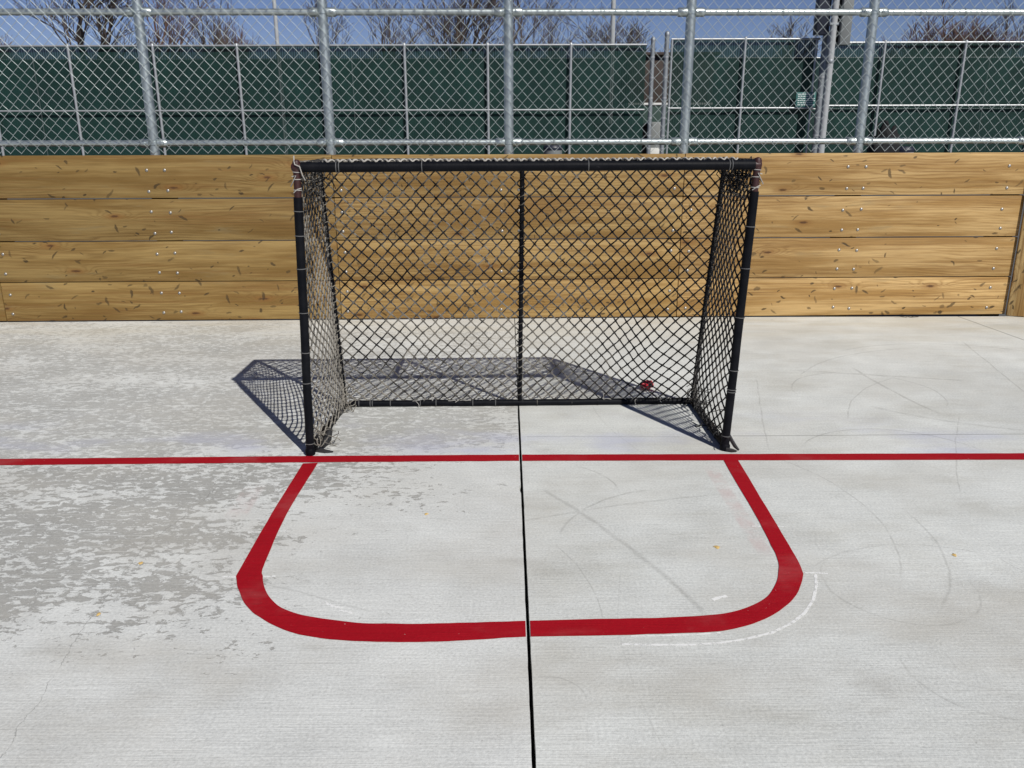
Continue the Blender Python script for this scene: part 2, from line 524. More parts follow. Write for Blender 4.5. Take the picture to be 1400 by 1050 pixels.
def screen_mat(name, openness):
    g = NT(name); P = g.coord(); x, y, z = g.sep(P)
    xx = g.m('ADD', x, g.m('MULTIPLY', g.noise(P, 2, 2), .03))
    w = g.m('MULTIPLY_ADD', g.m('SINE', g.m('MULTIPLY', xx, 114.0)), .5, .5)
    wz = g.m('MULTIPLY_ADD', g.m('SINE', g.m('MULTIPLY', g.m('ADD', z, g.m('MULTIPLY', x, .5)), 96.0)), .5, .5)
    dots = g.m('MULTIPLY', g.m('POWER', w, 1.5), g.m('MULTIPLY_ADD', wz, .75, .25))
    blotch = g.noise(g.mapping(P, (.8, 1, .5)), 1.6, 6, .68)
    col = g.mix(g.ss(blotch, .3, .7), (.0028, .014, .012), (.006, .030, .025))
    col = g.mix(g.m('MULTIPLY', dots, g.ss(g.noise(P, 3.5, 3, .6), .2, .7, .45, 1.0)), col, (.018, .054, .048))
    sh = g.bsdf(col, .75, 0, spec=.2, out=False)
    g.transp(g.m('MULTIPLY', g.m('ADD', .35, w), openness), sh)
    return g.mat


def chalk():
    g = NT('white_chalk'); P = g.coord()
    sh = g.bsdf((.80, .80, .79), .95, 0, spec=.1, out=False)
    g.transp(g.m('MULTIPLY_ADD', g.ss(g.noise(g.mapping(P, (60, 60, 1)), 1, 4, .7), .30, .52), -.92, 1.0), sh)
    return g.mat


M = dict(
    slabL=concrete('worn_coated_concrete', True), slabR=concrete('broomed_concrete', False), red=paint_red(),
    wood=wood('treated_pine'), wood2=wood('treated_pine_corner', .10), galv=galv('galvanised_steel'),
    wire=galv('galvanised_wire', (.44, .485, .485), .5, .5), bolt=galv('bolt_steel', (.42, .40, .37), .42, .85),
    pad=padding(), cord=cord(), tape=simple('grey_tape', (.11, .11, .11), .5, var=.3, scale=60),
    bleached=simple('bleached_cord', (.36, .34, .31), .9, var=.45, scale=60), string=simple('white_string', (.36, .345, .32), .9, var=.15, scale=90),
    redpipe=simple('rusty_red_pipe', (.034, .008, .007), .5, var=.5, scale=26),
    post=simple('weathered_post', (.10, .075, .045), .85, var=.3, scale=8),
    rubber=simple('black_rubber', (.014, .014, .015), .6, var=.3),
    ink=simple('joint_filler', (.006, .006, .006), .95, var=.3), chalk=chalk(),
    asphalt=simple('asphalt', (.09, .09, .088), .9, var=.25, scale=3),
    screen=screen_mat('green_windscreen', .115), screen2=screen_mat('far_windscreen', .03),
    frame=galv('fence_frame_steel', (.46, .47, .48), .42, .6),
    darkmetal=galv('dull_steel', (.27, .29, .31), .5, .5),
    bark=simple('bare_bark', (.080, .062, .054), .9, var=.4, scale=5), bark2=simple('bare_russet_twigs', (.115, .066, .052), .9, var=.4, scale=5),
    navy=simple('dark_navy_cabinet', (.012, .015, .028), .45, var=.2), grey=simple('grey_cabinet', (.17, .18, .18), .5, var=.12),
    pole=simple('painted_grey_pole', (.36, .37, .38), .45, var=.12), brown=simple('brown_siding', (.050, .036, .030), .8, var=.3),
    white=simple('white_trim', (.62, .62, .60), .6, var=.12), green=simple('green_panel', (.012, .040, .030), .6, var=.2),
    sign=simple('teal_sign_face', (.035, .13, .12), .45, var=.15), signtxt=simple('sign_print', (.62, .68, .66), .6, var=.1),
    bag=simple('black_bag_cloth', (.005, .005, .006), .9, var=.4), bagred=simple('dark_red_cloth', (.055, .010, .009), .7, var=.3),
    plastic=simple('red_plastic', (.46, .018, .035), .38, var=.3), fleck=simple('orange_fleck', (.58, .40, .15), .8, var=.2),
    leaf=simple('dry_twig', (.03, .025, .02), .9),
)

# ------------------------------------------------------------------ ground and slabs
o = MB().poly([(-400, -400, -.08), (400, -400, -.08), (400, 400, -.08), (-400, 400, -.08)]).build('ground', M['asphalt'], smooth=False)
tag(o, kind='structure')


def joint_x(y):
    return .0332 - (y - 4.06) * .0060


def slab(name, side, mat):
    rng = random.Random(3 + side)
    mb = MB()
    ys = [-7.0] + [-1 + i * .03 for i in range(int(7.15 / .03))] + [6.16]
    xo = side * 9.0
    top_in, bot_in, top_out = [], [], []
    for y in ys:
        half = .0046 if y < 4.12 else .0022
        j = noise.noise(Vector((y * 9, side * 5, 0))) * .0016 + noise.noise(Vector((y * 40, side * 5, 3))) * .0014 + max(0, noise.noise(Vector((y * 22, side * 9, 8))) - .45) * .016
        if side < 0 and abs(y - 3.10) < .035: j += .011 * (1 - abs(y - 3.10) / .035)
        xi = joint_x(y) + side * (half + abs(j))
        top_in.append((xi, y, 0)); bot_in.append((xi, y, -.06)); top_out.append((xo, y, 0))
    arr = [(a, b) for a, b in zip(top_in, top_out)]
    A, B = (top_out, top_in) if side < 0 else (top_in, top_out)
    mb.strip(B, A)
    if side < 0: mb.strip(bot_in, top_in)
    else: mb.strip(top_in, bot_in)
    o = mb.build(name, mat, smooth=False)
    bm = bmesh.new(); bm.from_mesh(o.data); bmesh.ops.recalc_face_normals(bm, faces=bm.faces); bm.to_mesh(o.data); bm.free()
    if o.data.polygons[0].normal.z < 0: o.data.flip_normals()
    return tag(o, kind='structure')


slab('rink_floor', -1, M['slabL'])
slab('rink_floor', 1, M['slabR'])
o = MB().strip([(joint_x(-7) - .03, -7, -.045), (joint_x(6.1) - .03, 6.1, -.045)], [(joint_x(-7) + .03, -7, -.045), (joint_x(6.1) + .03, 6.1, -.045)]).build('expansion_joint', M['ink'], smooth=False)
tag(o, kind='structure')

# ------------------------------------------------------------------ painted lines
ZL = .0014


def split_strip(name, top, bot, mat):
    """painted strip cut where the expansion joint crosses it"""
    mb = MB()
    for sgn in (-1, 1):
        A, B = [], []
        for a, b in zip(top, bot):
            jx = joint_x(a.y) + sgn * .0068
            if (a.x - jx) * sgn >= 0: A.append(a); B.append(b)
        for k, (a, b) in enumerate(zip(top[:-1], top[1:])):
            jx = joint_x(a.y) + sgn * .0068
            if (a.x - jx) * (b.x - jx) < 0:
                t = (jx - a.x) / (b.x - a.x)
                pa = a.lerp(b, t); pb = bot[k].lerp(bot[k + 1], t); pb.x = jx
                if sgn < 0: A.append(pa); B.append(pb)
                else: A.insert(0, pa); B.insert(0, pb)
        mb.strip(A, B)
    o = mb.build(name, mat, smooth=False)
    o.data.flip_normals() if o.data.polygons[0].normal.z < 0 else None
    return o


def resample(pts, n):
    L = [0]
    for a, b in zip(pts[:-1], pts[1:]): L.append(L[-1] + (b - a).length)
    out = []
    k = 0
    for i in range(n):
        s = L[-1] * i / (n - 1)
        while k < len(pts) - 2 and L[k + 1] < s: k += 1
        out.append(pts[k].lerp(pts[k + 1], (s - L[k]) / max(L[k + 1] - L[k], 1e-9)))
    return out


def jitter(pts, amp, seed):
    return [p + Vector((noise.noise(Vector((p.x * 18, p.y * 18, seed))), noise.noise(Vector((p.x * 18, p.y * 18, seed + 9))), 0)) * amp for p in pts]


T = [ground(*p, ZL) for p in [(-900, 629), (0, 627.3), (420, 623.3), (713, 621.4), (1400, 619.5), (2300, 617)]]
B = [ground(*p, ZL) for p in [(-900, 640), (0, 636), (420, 632), (713, 630), (1400, 628.3), (2300, 625.5)]]
o = split_strip('goal_line', jitter(resample(T, 160), .003, 1), jitter(resample(B, 160), .003, 4), M['red'])
tag(o, 'long straight thin red painted goal line crossing the whole concrete floor', 'floor line')

outer = [(414, 633.5), (372, 701), (322.5, 787.5), (325.5, 804.5), (336, 827), (357, 845), (390, 861.5), (429, 871), (480, 876), (528, 877.5), (588, 877.3),
         (660, 874), (719, 870.5), (831, 868.5), (897, 866.5), (969.5, 864), (996, 861), (1028.6, 853), (1061.5, 838), (1081, 822), (1091, 809), (1096, 797.5),
         (1098.6, 784.3), (1088, 761), (1055, 705.5), (1009, 629)]
inner = [(435, 632.6), (393, 701), (361.5, 771.5), (359, 788), (361.5, 803), (372, 820.5), (390, 833), (420, 842), (480, 850.3), (528, 852.5), (588, 852.3),
         (660, 850.6), (719, 848.6), (831.5, 845.8), (897, 844.6), (955, 842), (986, 839), (1012, 833.5), (1038.5, 822.5), (1053, 811), (1061.5, 796), (1064.5, 780),
         (1063, 763), (1054, 745), (1038, 713), (989, 629)]


def smooth_curve(pts, keep=()):
    P = [ground(*p, ZL + .0004) for p in pts]
    out = []
    n = len(P)
    for i in range(n - 1):
        a, b = P[i], P[i + 1]
        p0 = P[i - 1] if i > 0 and i not in keep else a + (a - b)
        p3 = P[i + 2] if i + 2 < n and (i + 1) not in keep else b + (b - a)
        for k in range(6):
            t = k / 6
            out.append(.5 * ((2 * a) + (b - p0) * t + (2 * p0 - 5 * a + 4 * b - p3) * t * t + (3 * a - p0 - 3 * b + p3) * t ** 3))
    out.append(P[-1])
    return out


o = split_strip('goal_crease', jitter(smooth_curve(inner), .002, 21), jitter(smooth_curve(outer, (2, 22)), .002, 25), M['red'])
tag(o, 'wide red painted crease outline with rounded corners in front of the hockey goal', 'floor line')

# chalk layout marks
CH = [
    ([(1115, 785), (1116, 800), (1112, 820), (1100, 838), (1082, 852), (1055, 865), (1020, 873.5), (985, 879), (940, 881.7), (890, 881.5), (850, 880.5)], .009, 'long white chalk arc curving outside the right corner of the red crease'),
    ([(1100, 783), (1118, 783.2), (1132, 784.2)], .008, 'white chalk tick just outside the right bend of the red crease'),
    ([(304, 788.5), (323, 788.7)], .008, 'short white chalk tick just outside the left bend of the red crease'),
    ([(360, 788), (377, 787.6)], .008, 'short white chalk tick just inside the left bend of the red crease'),
    ([(339, 727.5), (366, 727)], .006, 'faint white chalk dash outside the left straight side of the crease'),
    ([(376, 726.5), (392, 726)], .006, 'faint white chalk dash inside the left straight side of the crease'),
    ([(1028, 719.2), (1040, 719.5)], .006, 'faint white chalk dash inside the right straight side of the crease'),
    ([(1058, 719.8), (1073, 720)], .006, 'faint white chalk dash outside the right straight side of the crease'),
    ([(443, 823), (455, 829), (468, 831)], .010, 'smeared white chalk scribble inside the crease at its front left'),
    ([(464, 834), (482, 838)], .008, 'second smeared chalk stroke right against the front left of the crease band'),
    ([(974, 820), (984, 816.5), (994, 814.5)], .014, 'smeared white chalk dab inside the crease at its front right'),
    ([(862, 869.5), (900, 869.3), (950, 867.5), (985, 865)], .006, 'thin white chalk edge touching the front right of the crease band'),
]
for pts, w, lab in CH:
    P = [ground(*p, .0007) for p in pts]
    P = resample(P, max(6, len(P) * 5))
    A, B = [], []
    for i, p in enumerate(P):
        t = (P[min(i + 1, len(P) - 1)] - P[max(i - 1, 0)]).normalized()
        nn = Vector((-t.y, t.x, 0)) * w * .5 * (1 + .6 * noise.noise(Vector((i * .7, w * 99, 0))))
        A.append(p + nn); B.append(p - nn)
    o = MB().strip(A, B).build('chalk_mark', M['chalk'], smooth=False)
    if o.data.polygons[0].normal.z < 0: o.data.flip_normals()
    tag(o, lab, 'chalk mark', 'chalk layout marks round the crease')

FL = [((980, 748), .014, 'orange yellow fleck on the floor inside the right half of the crease'),
      ((1305, 759), .012, 'orange yellow fleck on the open floor right of the crease'),
      ((583, 703), .011, 'pale yellow fleck on the floor inside the left half of the crease'),
      ((193, 770), .011, 'yellow fleck on the peeling floor just left of the crease bend'),
      ((135, 840), .011, 'yellow fleck on the peeling floor, lowest on the left side')]
for k, (p, s, lab) in enumerate(FL):
    rng = random.Random(k)
    c = ground(*p, .0)
    mb = MB(); n = 11
    ring = [Vector((math.cos(2 * math.pi * i / n) * s * .8 * rng.uniform(.4, 1.2), math.sin(2 * math.pi * i / n) * s * rng.uniform(.5, 1.1), .001)) for i in range(n)]
    mb.v = [v.copy() for v in ring] + [v * .6 + Vector((0, 0, .0025)) for v in ring]
    for i in range(n): mb.f.append((i, (i + 1) % n, n + (i + 1) % n, n + i))
    mb.f.append(tuple(range(n, 2 * n)))
    o = mb.build('paint_fleck', M['fleck']); o.location = c
    tag(o, lab, 'fleck', 'yellow flecks on the floor')

# ------------------------------------------------------------------ board wall
WY, WROT = 6.115, math.atan(.0214)
wall = thing('board_wall', 'low rink wall of four stacked golden pine planks behind the goal', 'wall', (0, WY, 0), WROT)
rows = [(.010, .291), (.2965, .583), (.5890, .880), (.8865, 1.177)]
edges = [-6.13, -3.690, -1.253, 1.221, 3.690]
posts_x = [-6.2, -4.95, -3.70, -2.478, -1.263, -.010, 1.222, 2.447, 3.605]
bolt_rows = [(.067, .208), (.355, .495), (.644, .786), (.934, 1.081)]
rng = random.Random(12)
bolt_proto = MB().lathe([(.0110, 0), (.0110, .0015), (.0095, .0035), (.006, .0055), (.002, .0062)], axis='-Y', n=14)
bolt_mesh = None
for ri, (z0, z1) in enumerate(rows):
    for pi in range(4):
        x0, x1 = edges[pi] + .0022, edges[pi + 1] - .0022
        d = rng.uniform(-.002, .002)
        zt0, zt1 = z0 + rng.uniform(-.0005, .0008), z1 - rng.uniform(0, .002)
        mb = MB().box(((x0 + x1) / 2, .019 + d, (zt0 + zt1) / 2), (x1 - x0, .038, zt1 - zt0), .0035)
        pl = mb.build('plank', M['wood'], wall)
        kk = (.47, .51, .69, .89)[pi] * rng.uniform(.95, 1.06)  # panels darken leftward: part wood tone, part light falloff put into colour
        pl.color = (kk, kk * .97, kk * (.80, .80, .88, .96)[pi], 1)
        for px in posts_x:
            for dx in (-.063, .063):
                bx = px + dx
                if not (x0 + .02 < bx < x1 - .02): continue
                for bz in bolt_rows[ri]:
                    if bolt_mesh is None:
                        b = bolt_proto.build('bolt', M['bolt'], pl); bolt_mesh = b.data
                    else:
                        b = bpy.data.objects.new('bolt', bolt_mesh); C.objects.link(b); b.parent = pl
                    b.location = (bx + rng.uniform(-.006, .006), d, bz + rng.uniform(-.006, .006))
                    b.rotation_euler = (0, rng.uniform(0, 6), 0)
for px in posts_x:
    MB().box((px, .112, .565), (.14, .14, 1.17), .006).build('post', M['post'], wall)
# corner board turned towards the rink, grain upright
for k, (w, off, ln) in enumerate([(.165, 0.0, 1.172), (.165, .172, 1.176)]):
    cb = MB().box((ln / 2, .019, w / 2), (ln, .038, w), .004).build('corner_board', M['wood2'], wall)
    a = R(-20)
    # board is modelled lying: length on x, width on z; stand it up
    X = Vector((0, 0, 1)); Z = Vector((math.cos(a), math.sin(a), 0)); Y = Z.cross(X)
    Mx = Matrix((X, Y, Z)).transposed().to_4x4()
    Mx.translation = Vector((3.697, .004, .004)) + Z * off
    cb.matrix_local = Mx

# wind-blown twigs caught at the foot of the boards
mb = MB(); rng = random.Random(4)
c = ground(1240, 434)
for i in range(5):
    a = rng.uniform(0, 6.28); p = Vector((rng.uniform(-.03, .03), rng.uniform(-.01, .01), .006)); pts = []
    for k in range(6):
        pts.append(p.copy()); a += rng.uniform(-.7, .7); p = p + Vector((math.cos(a), math.sin(a) * .5, rng.uniform(-.1, .2))) * .014
    mb.tube(pts, .0018, 4)
o = mb.build('twig_scrap', M['leaf']); o.location = (c.x, c.y - .02, 0)
tag(o, 'tiny dark twist of twigs on the floor at the foot of the plank wall', 'twig')

# ------------------------------------------------------------------ chain link fence on the wall
fence = thing('chain_link_fence', 'tall galvanised chain link fence rising directly above the plank wall', 'fence', (0, WY, 0), WROT)
FY = .072
fpx = [-4.96, -3.722, -2.492, -1.265, -.017, 1.221, 2.468, 3.70]
ZTOP = 3.05
for px in fpx:
    p = MB().tube([(px, FY, 1.152), (px, FY, 1.8), (px, FY, 2.4), (px, FY, ZTOP)], .033, 20).build('post', M['galv'], fence)
    MB().lathe([(.036, ZTOP - .01), (.036, ZTOP + .02), (.026, ZTOP + .042), (.008, ZTOP + .05)], (px, FY, 0), n=16).build('post_cap', M['galv'], p)
for zr in (1.255, 2.098, 2.97):
    for a, b in zip(fpx[:-1], fpx[1:]):
        r = MB().tube([(a + .032, FY, zr), ((a + b) / 2, FY, zr + .001), (b - .032, FY, zr)], .0215, 16).build('rail', M['galv'], fence)
        for ex, sg in ((a, 1), (b, -1)):
            mb = MB().lathe([(.0215, .028), (.029, .030), (.030, .085), (.0225, .095)] if sg > 0 else [(.0225, -.095), (.030, -.085), (.029, -.030), (.0215, -.028)], (ex, FY, zr), 'X', 16)
            mb.box((ex + sg * .062, FY - .034, zr), (.030, .014, .018), .003)
            mb.tube([(ex + sg * .062, FY - .048, zr), (ex + sg * .062, FY - .034, zr)], .007, 6)
            mb.build('rail_end', M['galv'], r)
    for px in fpx:
        mb = MB().lathe([(.0345, -.014), (.0375, -.012), (.0375, .012), (.0345, .014)], (px, FY, zr), n=18)
        mb.build('brace_band', M['galv'], fence)
# woven wire
W_, H_ = .0755, .0815
mb = MB(); k = 0; x = -5.0
while x < 4.0:
    pts = []; n = int((ZTOP - 1.187) / (H_ / 2))
    for j in range(n + 1):
        s = 1 if (j + k) % 2 == 0 else -1
        z = 1.187 + j * H_ / 2 + .0025 * noise.noise(Vector((x * 2, j * .2, 0)))
        xx = x + s * (W_ / 4 + .0014) + .004 * noise.noise(Vector((x * 1.3, j * .15, 7)))
        yy = FY - .0405 + s * .0022 + .004 * noise.noise(Vector((x * .8, j * .1, 3)))
        if pts:
            a = pts[-1]; dv = Vector((xx, yy, z)) - a
            pts.append(a + dv * .5)
        pts.append(Vector((xx, yy, z)))
    mb.tube(pts, .00165, 6, cap=False)
    x += W_ / 2; k += 1
mb.build('wire_mesh', M['wire'], fence)
# tie wires
for i, a in enumerate(fpx[:-1]):
    for zr in (1.255, 2.098):
        for t in (.25, .5, .75):
            xx = a + t * 1.24
            pts = [(xx + .002 * q, FY + .0245 * math.cos(q) - .006, zr + .0245 * math.sin(q)) for q in [i2 * .6 for i2 in range(11)]]
            MB().tube(pts, .002, 5).build('tie', M['wire'], fence)

# ------------------------------------------------------------------ hockey goal
GO = Vector((.03, 3.48, 0))
goal = thing('hockey_goal', 'black padded street hockey goal with a worn grey net standing on the red line', 'hockey goal', GO)
fL0, fL1 = Vector((-.886, 3.456, .0)), Vector((-.853, 3.46, 1.225))
fR0, fR1 = Vector((.945, 3.503, .0)), Vector((.990, 3.51, 1.228))
rL0, rM0, rR0 = Vector((-.855, 4.110, .0172)), Vector((.040, 4.120, .0172)), Vector((.930, 4.145, .0172))
rL1, rM1, rR1 = Vector((-.850, 3.86, 1.222)), Vector((.048, 3.88, 1.222)), Vector((.953, 3.90, 1.222))


def wobble_tube(mb, a, b, r, n=24, amp=.0015, sides=14, seed=0, rv=.04):
    pts, rr = [], []
    for i in range(n + 1):
        t = i / n
        p = a.lerp(b, t)
        q = Vector((noise.noise(Vector((t * 5, seed, 0))), noise.noise(Vector((t * 5, seed, 5))), noise.noise(Vector((t * 5, seed, 9))))) * amp
        if i in (0, n): q = q * 0
        pts.append(p + q); rr.append(r * (1 + rv * noise.noise(Vector((t * 9, seed + 3, 1)))))
    mb.tube(pts, rr, sides)
    return mb


def rings_on(parent, a, b, r, ts, mat='tape', double=()):
    d = (b - a).normalized()
    for t in ts:
        c = a.lerp(b, t)
        mb = MB()
        for off in ((-.005, .006) if t in double else (0,)):
            tilt = noise.noise(Vector((t * 50, r * 99, 1))) * .10
            e1 = d.orthogonal().normalized(); e2 = d.cross(e1)
            pts = []
            for q in range(18):
                an = 2 * math.pi * q / 18
                pts.append(c + d * off + (e1 * math.cos(an) + e2 * math.sin(an)) * (r + .0008) + d * tilt * r * math.cos(an + 1))
            mb.tube(pts, .0019, 5, closed=True)
        mb.build('tie_band', M[mat], parent, origin=GO)


RP = .0185
# posts: padding starts below the bare red pipe at the top
for (a, b, cut, ts, dbl, seed) in ((fL0, fL1, .905, [.045, .27, .38, .52, .67, .78, .86], (), 1), (fR0, fR1, .915, [.055, .225, .30, .49, .66, .80], (.225,), 2)):
    top = a.lerp(b, cut)
    mb = MB(); wobble_tube(mb, a + Vector((0, 0, .030)), top, RP, seed=seed)
    mb.lathe([(.016, .002), (.022, .004), (.023, .022), (.017, .034)], a, n=14)
    post = mb.build('post', M['pad'], goal, origin=GO)
    mb = MB(); wobble_tube(mb, a.lerp(b, cut - .01), b + Vector((0, 0, .010)), .0145, n=6, amp=0, seed=seed)
    mb.lathe([(.004, .030), (.013, .026), (.0165, .016), (.0165, -.018), (.0145, -.020)][::-1], b, n=14)
    mb.build('bare_pipe', M['redpipe'], post, origin=GO)
    rings_on(post, a, b, RP, ts, double=dbl)
    rings_on(post, a, b, .0150, [.928, .962, .985], 'string')
mb = MB(); wobble_tube(mb, fL1 + Vector((.018, 0, 0)), fR1 - Vector((.012, 0, 0)), .0198, n=40, amp=.002, seed=5)
crossbar = mb.build('crossbar', M['pad'], goal, origin=GO)
rings_on(crossbar, fL1, fR1, .0198, [.088, .27, .63, .94], double=(.088, .94))
mb = MB(); mb.lathe([(.004, -.022), (.013, -.019), (.0175, -.010), (.0175, .014), (.0165, .018)], fL1, 'X', 16)
mb.build('end_fitting', M['redpipe'], crossbar, origin=GO)
mb = MB(); mb.lathe([(.0165, -.018), (.0175, -.012), (.0175, .008), (.012, .015), (.004, .017)], fR1, 'X', 16)
mb.build('end_fitting', M['redpipe'], crossbar, origin=GO)
# rear floor bar in padding, floor side bars, uprights, top bars
mb = MB(); wobble_tube(mb, rL0 + Vector((.02, 0, 0)), rM0, .0165, seed=7, amp=.003); wobble_tube(mb, rM0, rR0 - Vector((.01, 0, 0)), .0165, seed=8, amp=.003)
base = mb.build('base_bar', M['pad'], goal, origin=GO)
rings_on(base, rL0, rM0, .0165, [.08, .15, .26, .43, .52, .73, .86], double=(.15,))
rings_on(base, rM0, rR0, .0165, [.10, .30, .45, .62, .80], 'cord')
for a, b, s in ((fL0, rL0, 11), (fR0, rR0, 12)):
    mb = MB(); wobble_tube(mb, Vector((a.x, a.y, .021)), b, .0175, seed=s, amp=.002)
    sb = mb.build('side_bar', M['pad'], goal, origin=GO)
    rings_on(sb, Vector((a.x, a.y, .021)), b, .0175, [.2, .5, .8])
for a, b, s in ((fL1, rL1, 13), (fR1, rR1, 14)):
    mb = MB(); wobble_tube(mb, a, b, .0185, seed=s, amp=.002, n=14)
    mb.build('top_side_bar', M['pad'], goal, origin=GO)
mC = fL1.lerp(fR1, .487)
MB().tube([mC, rM1], .013, 12).build('top_centre_bar', M['pad'], goal, origin=GO)
mb = MB(); wobble_tube(mb, rL1, rR1, .0135, seed=17, amp=.001, n=30); mb.build('top_rear_bar', M['redpipe'], goal, origin=GO)
for a, b, s in ((rL0, rL1, 21), (rM0, rM1, 22), (rR0, rR1, 23)):
    mb = MB(); wobble_tube(mb, a, b, .0105, seed=s, amp=.001, n=30)
    up = mb.build('rear_upright', M['pad'], goal, origin=GO)
    # net lacing wound round the upright
    pts = []; d = (b - a).normalized(); e1 = Vector((1, 0, 0)); e2 = d.cross(e1)
    turns = 30
    for q in range(turns * 8):
        t = q / (turns * 8 - 1); an = q * 2 * math.pi / 8
        rr = .0140 + .004 * noise.noise(Vector((q * .35, s, 0)))
        pts.append(a.lerp(b, .02 + .96 * t) + (e1 * math.cos(an) + e2 * math.sin(an)) * rr + d * .006 * noise.noise(Vector((q * .3, s, 4))))
    MB().tube(pts, .0022, 5).build('lacing', M['cord'], up, origin=GO)


def net(name, P00, P10, P11, P01, nu, nv, nrm, amp=.02, wav=.012, seed=0, fn=None, r=.0031):
    """diamond net on a four-cornered panel: cords run both diagonals and thicken at the knots"""
    nrm = Vector(nrm).normalized()
    eu = (P10 - P00).normalized(); ev = (P01 - P00).normalized()

    def pos(u, v):
        a, b = u / nu, v / nv
        p = P00.lerp(P10, a).lerp(P01.lerp(P11, a), b)
        e = min(1, 7 * min(a, 1 - a, b, 1 - b))
        q = p * 1.0
        d = nrm * (amp * e * (noise.noise(q * 2.3 + Vector((seed, 0, 0))) + .25)) \
            + eu * (wav * e * noise.noise(q * 5 + Vector((0, seed, 0)))) + ev * (wav * e * noise.noise(q * 5 + Vector((0, 0, seed + 4)))) \
            + eu * (.0045 * e * noise.noise(q * 21 + Vector((0, seed, 2)))) + ev * (.0045 * e * noise.noise(q * 21 + Vector((1, 0, seed))))
        if fn: d = d + fn(a, b)
        return p + d

    mb = MB()
    starts = [(i, 0, 1) for i in range(0, nu, 2)] + [(0, j, 1) for j in range(2, nv, 2)] + \
             [(i, 0, -1) for i in range(2 if nu % 2 == 0 else 1, nu + 1, 2)] + [(nu, j, -1) for j in range(2 if nu % 2 == 0 else 1, nv, 2)]
    for u, v, s in starts:
        pts, rr = [], []
        while 0 <= u <= nu and v <= nv:
            pts.append(pos(u, v)); rr.append(r * 1.45)
            if not (0 <= u + s <= nu and v + 1 <= nv): break
            pts.append(pos(u + s * .5, v + .5)); rr.append(r * (1 + .25 * noise.noise(Vector((u * 1.7, v * 1.3, seed)))))
            u += s; v += 1
        if len(pts) > 1: mb.tube(pts, rr, 5, cap=False)
    return mb


def bulge(a, b):
    # right foot of the back net dragged down and in
    w = math.exp(-((a - .90) / .14) ** 2 - ((b - .22) / .22) ** 2)
    w2 = math.exp(-((a - .12) / .12) ** 2 - ((b - .10) / .12) ** 2)
    return Vector((-.030 * w + .02 * w2, .03 * w, -.045 * w - .02 * w2)) * min(1, 9 * min(b, 1 - b, 1 - a, a))


up = Vector((0, 0, 1))
mb = net('back', rL0 + up * .012, rR0 + up * .012, rR1, rL1, 60, 38, (0, 1, .2), .018, .008, 1, bulge)
mb.build('back_net', M['cord'], goal, origin=GO)
mb = net('left', fL0 + up * .04, rL0 + up * .02, rL1, fL1 - up * .01, 18, 44, (1, 0, 0), .030, .013, 2, lambda a, b: Vector((.035 * math.sin(math.pi * a) * math.exp(-(b / .25) ** 2), 0, 0)))
mb.build('side_net', M['cord'], goal, origin=GO)
mb = net('right', fR0 + up * .04, rR0 + up * .02, rR1, fR1 - up * .01, 18, 42, (-1, 0, 0), .022, .012, 3, lambda a, b: Vector((-.03 * math.sin(math.pi * a) * math.exp(-(b / .3) ** 2), 0, 0)))
mb.build('side_net', M['cord'], goal, origin=GO)
mb = net('top', fL1 + up * .020, fR1 + up * .020, rR1 + up * .014, rL1 + up * .014, 60, 12, (0, 0, 1), .006, .010, 4)
# lacing along the top of the crossbar
pts = []
for q in range(420):
    t = q / 419; an = q * .52
    pts.append((fL1 + Vector((.10, .012, .019))).lerp(fR1 + Vector((-.08, .012, .019)), t) + Vector((0, math.cos(an) * .010, abs(math.sin(an)) * .009 + .002 * noise.noise(Vector((q * .2, 0, 0))))))
mb.build('top_net', M['cord'], goal, origin=GO)
mb = MB(); mb.tube(pts, .0040, 5)
mb.build('lacing', M['bleached'], goal, origin=GO)


def tangle(c, ext, n, seed, mat='cord', r=.0020, ln=9):
    rng = random.Random(seed); mb = MB()
    for i in range(n):
        p = c + Vector((rng.gauss(0, ext[0]), rng.gauss(0, ext[1]), rng.gauss(0, ext[2])))
        d = Vector((rng.uniform(-1, 1), rng.uniform(-1, 1), rng.uniform(-1, 1))).normalized()
        pts = []
        for k in range(ln):
            pts.append(p.copy())
            d = (d + Vector((rng.uniform(-1, 1), rng.uniform(-1, 1), rng.uniform(-1, 1))) * .55 + (c - p) * 4).normalized()
            p = p + d * .014
            if p.z < .004: p.z = .004
        mb.tube(pts, r, 5)
    return mb


for c, ext, n, sd in ((fR1 + Vector((-.05, .12, -.065)), (.035, .08, .035), 60, 1), (fL1 + Vector((.050, .12, -.060)), (.022, .07, .014), 26, 2),
                      (Vector((-.858, 3.55, .05)), (.006, .05, .022), 18, 3), (rL0 + Vector((.0, -.05, .03)), (.02, .05, .03), 30, 4),
                      (rR0 + Vector((.01, -.04, .03)), (.016, .05, .03), 26, 5), (fR0.lerp(rR0, .5) + Vector((0, 0, .03)), (.010, .14, .014), 22, 6)):
    tangle(c, ext, n, sd).build('loose_netting', M['cord'], goal, origin=GO)
# fray along the rear floor bar
rng = random.Random(8)
for i in range(20):
    mb = MB()
    t = rng.random(); p = rL0.lerp(rR0, t) + Vector((0, -.012, .014)); pts = []
    d = Vector((rng.uniform(-1, 1), rng.uniform(-.6, .3), rng.uniform(0, .8))).normalized()
    for k in range(5):
        pts.append(p.copy()); d = (d + Vector((rng.uniform(-.6, .6), rng.uniform(-.4, .4), rng.uniform(-.7, .3)))).normalized(); p = p + d * .010
        p.z = max(p.z, .004)
    mb.tube(pts, .0017, 4)
    mb.build('frayed_cord', M['string'], base, origin=GO)
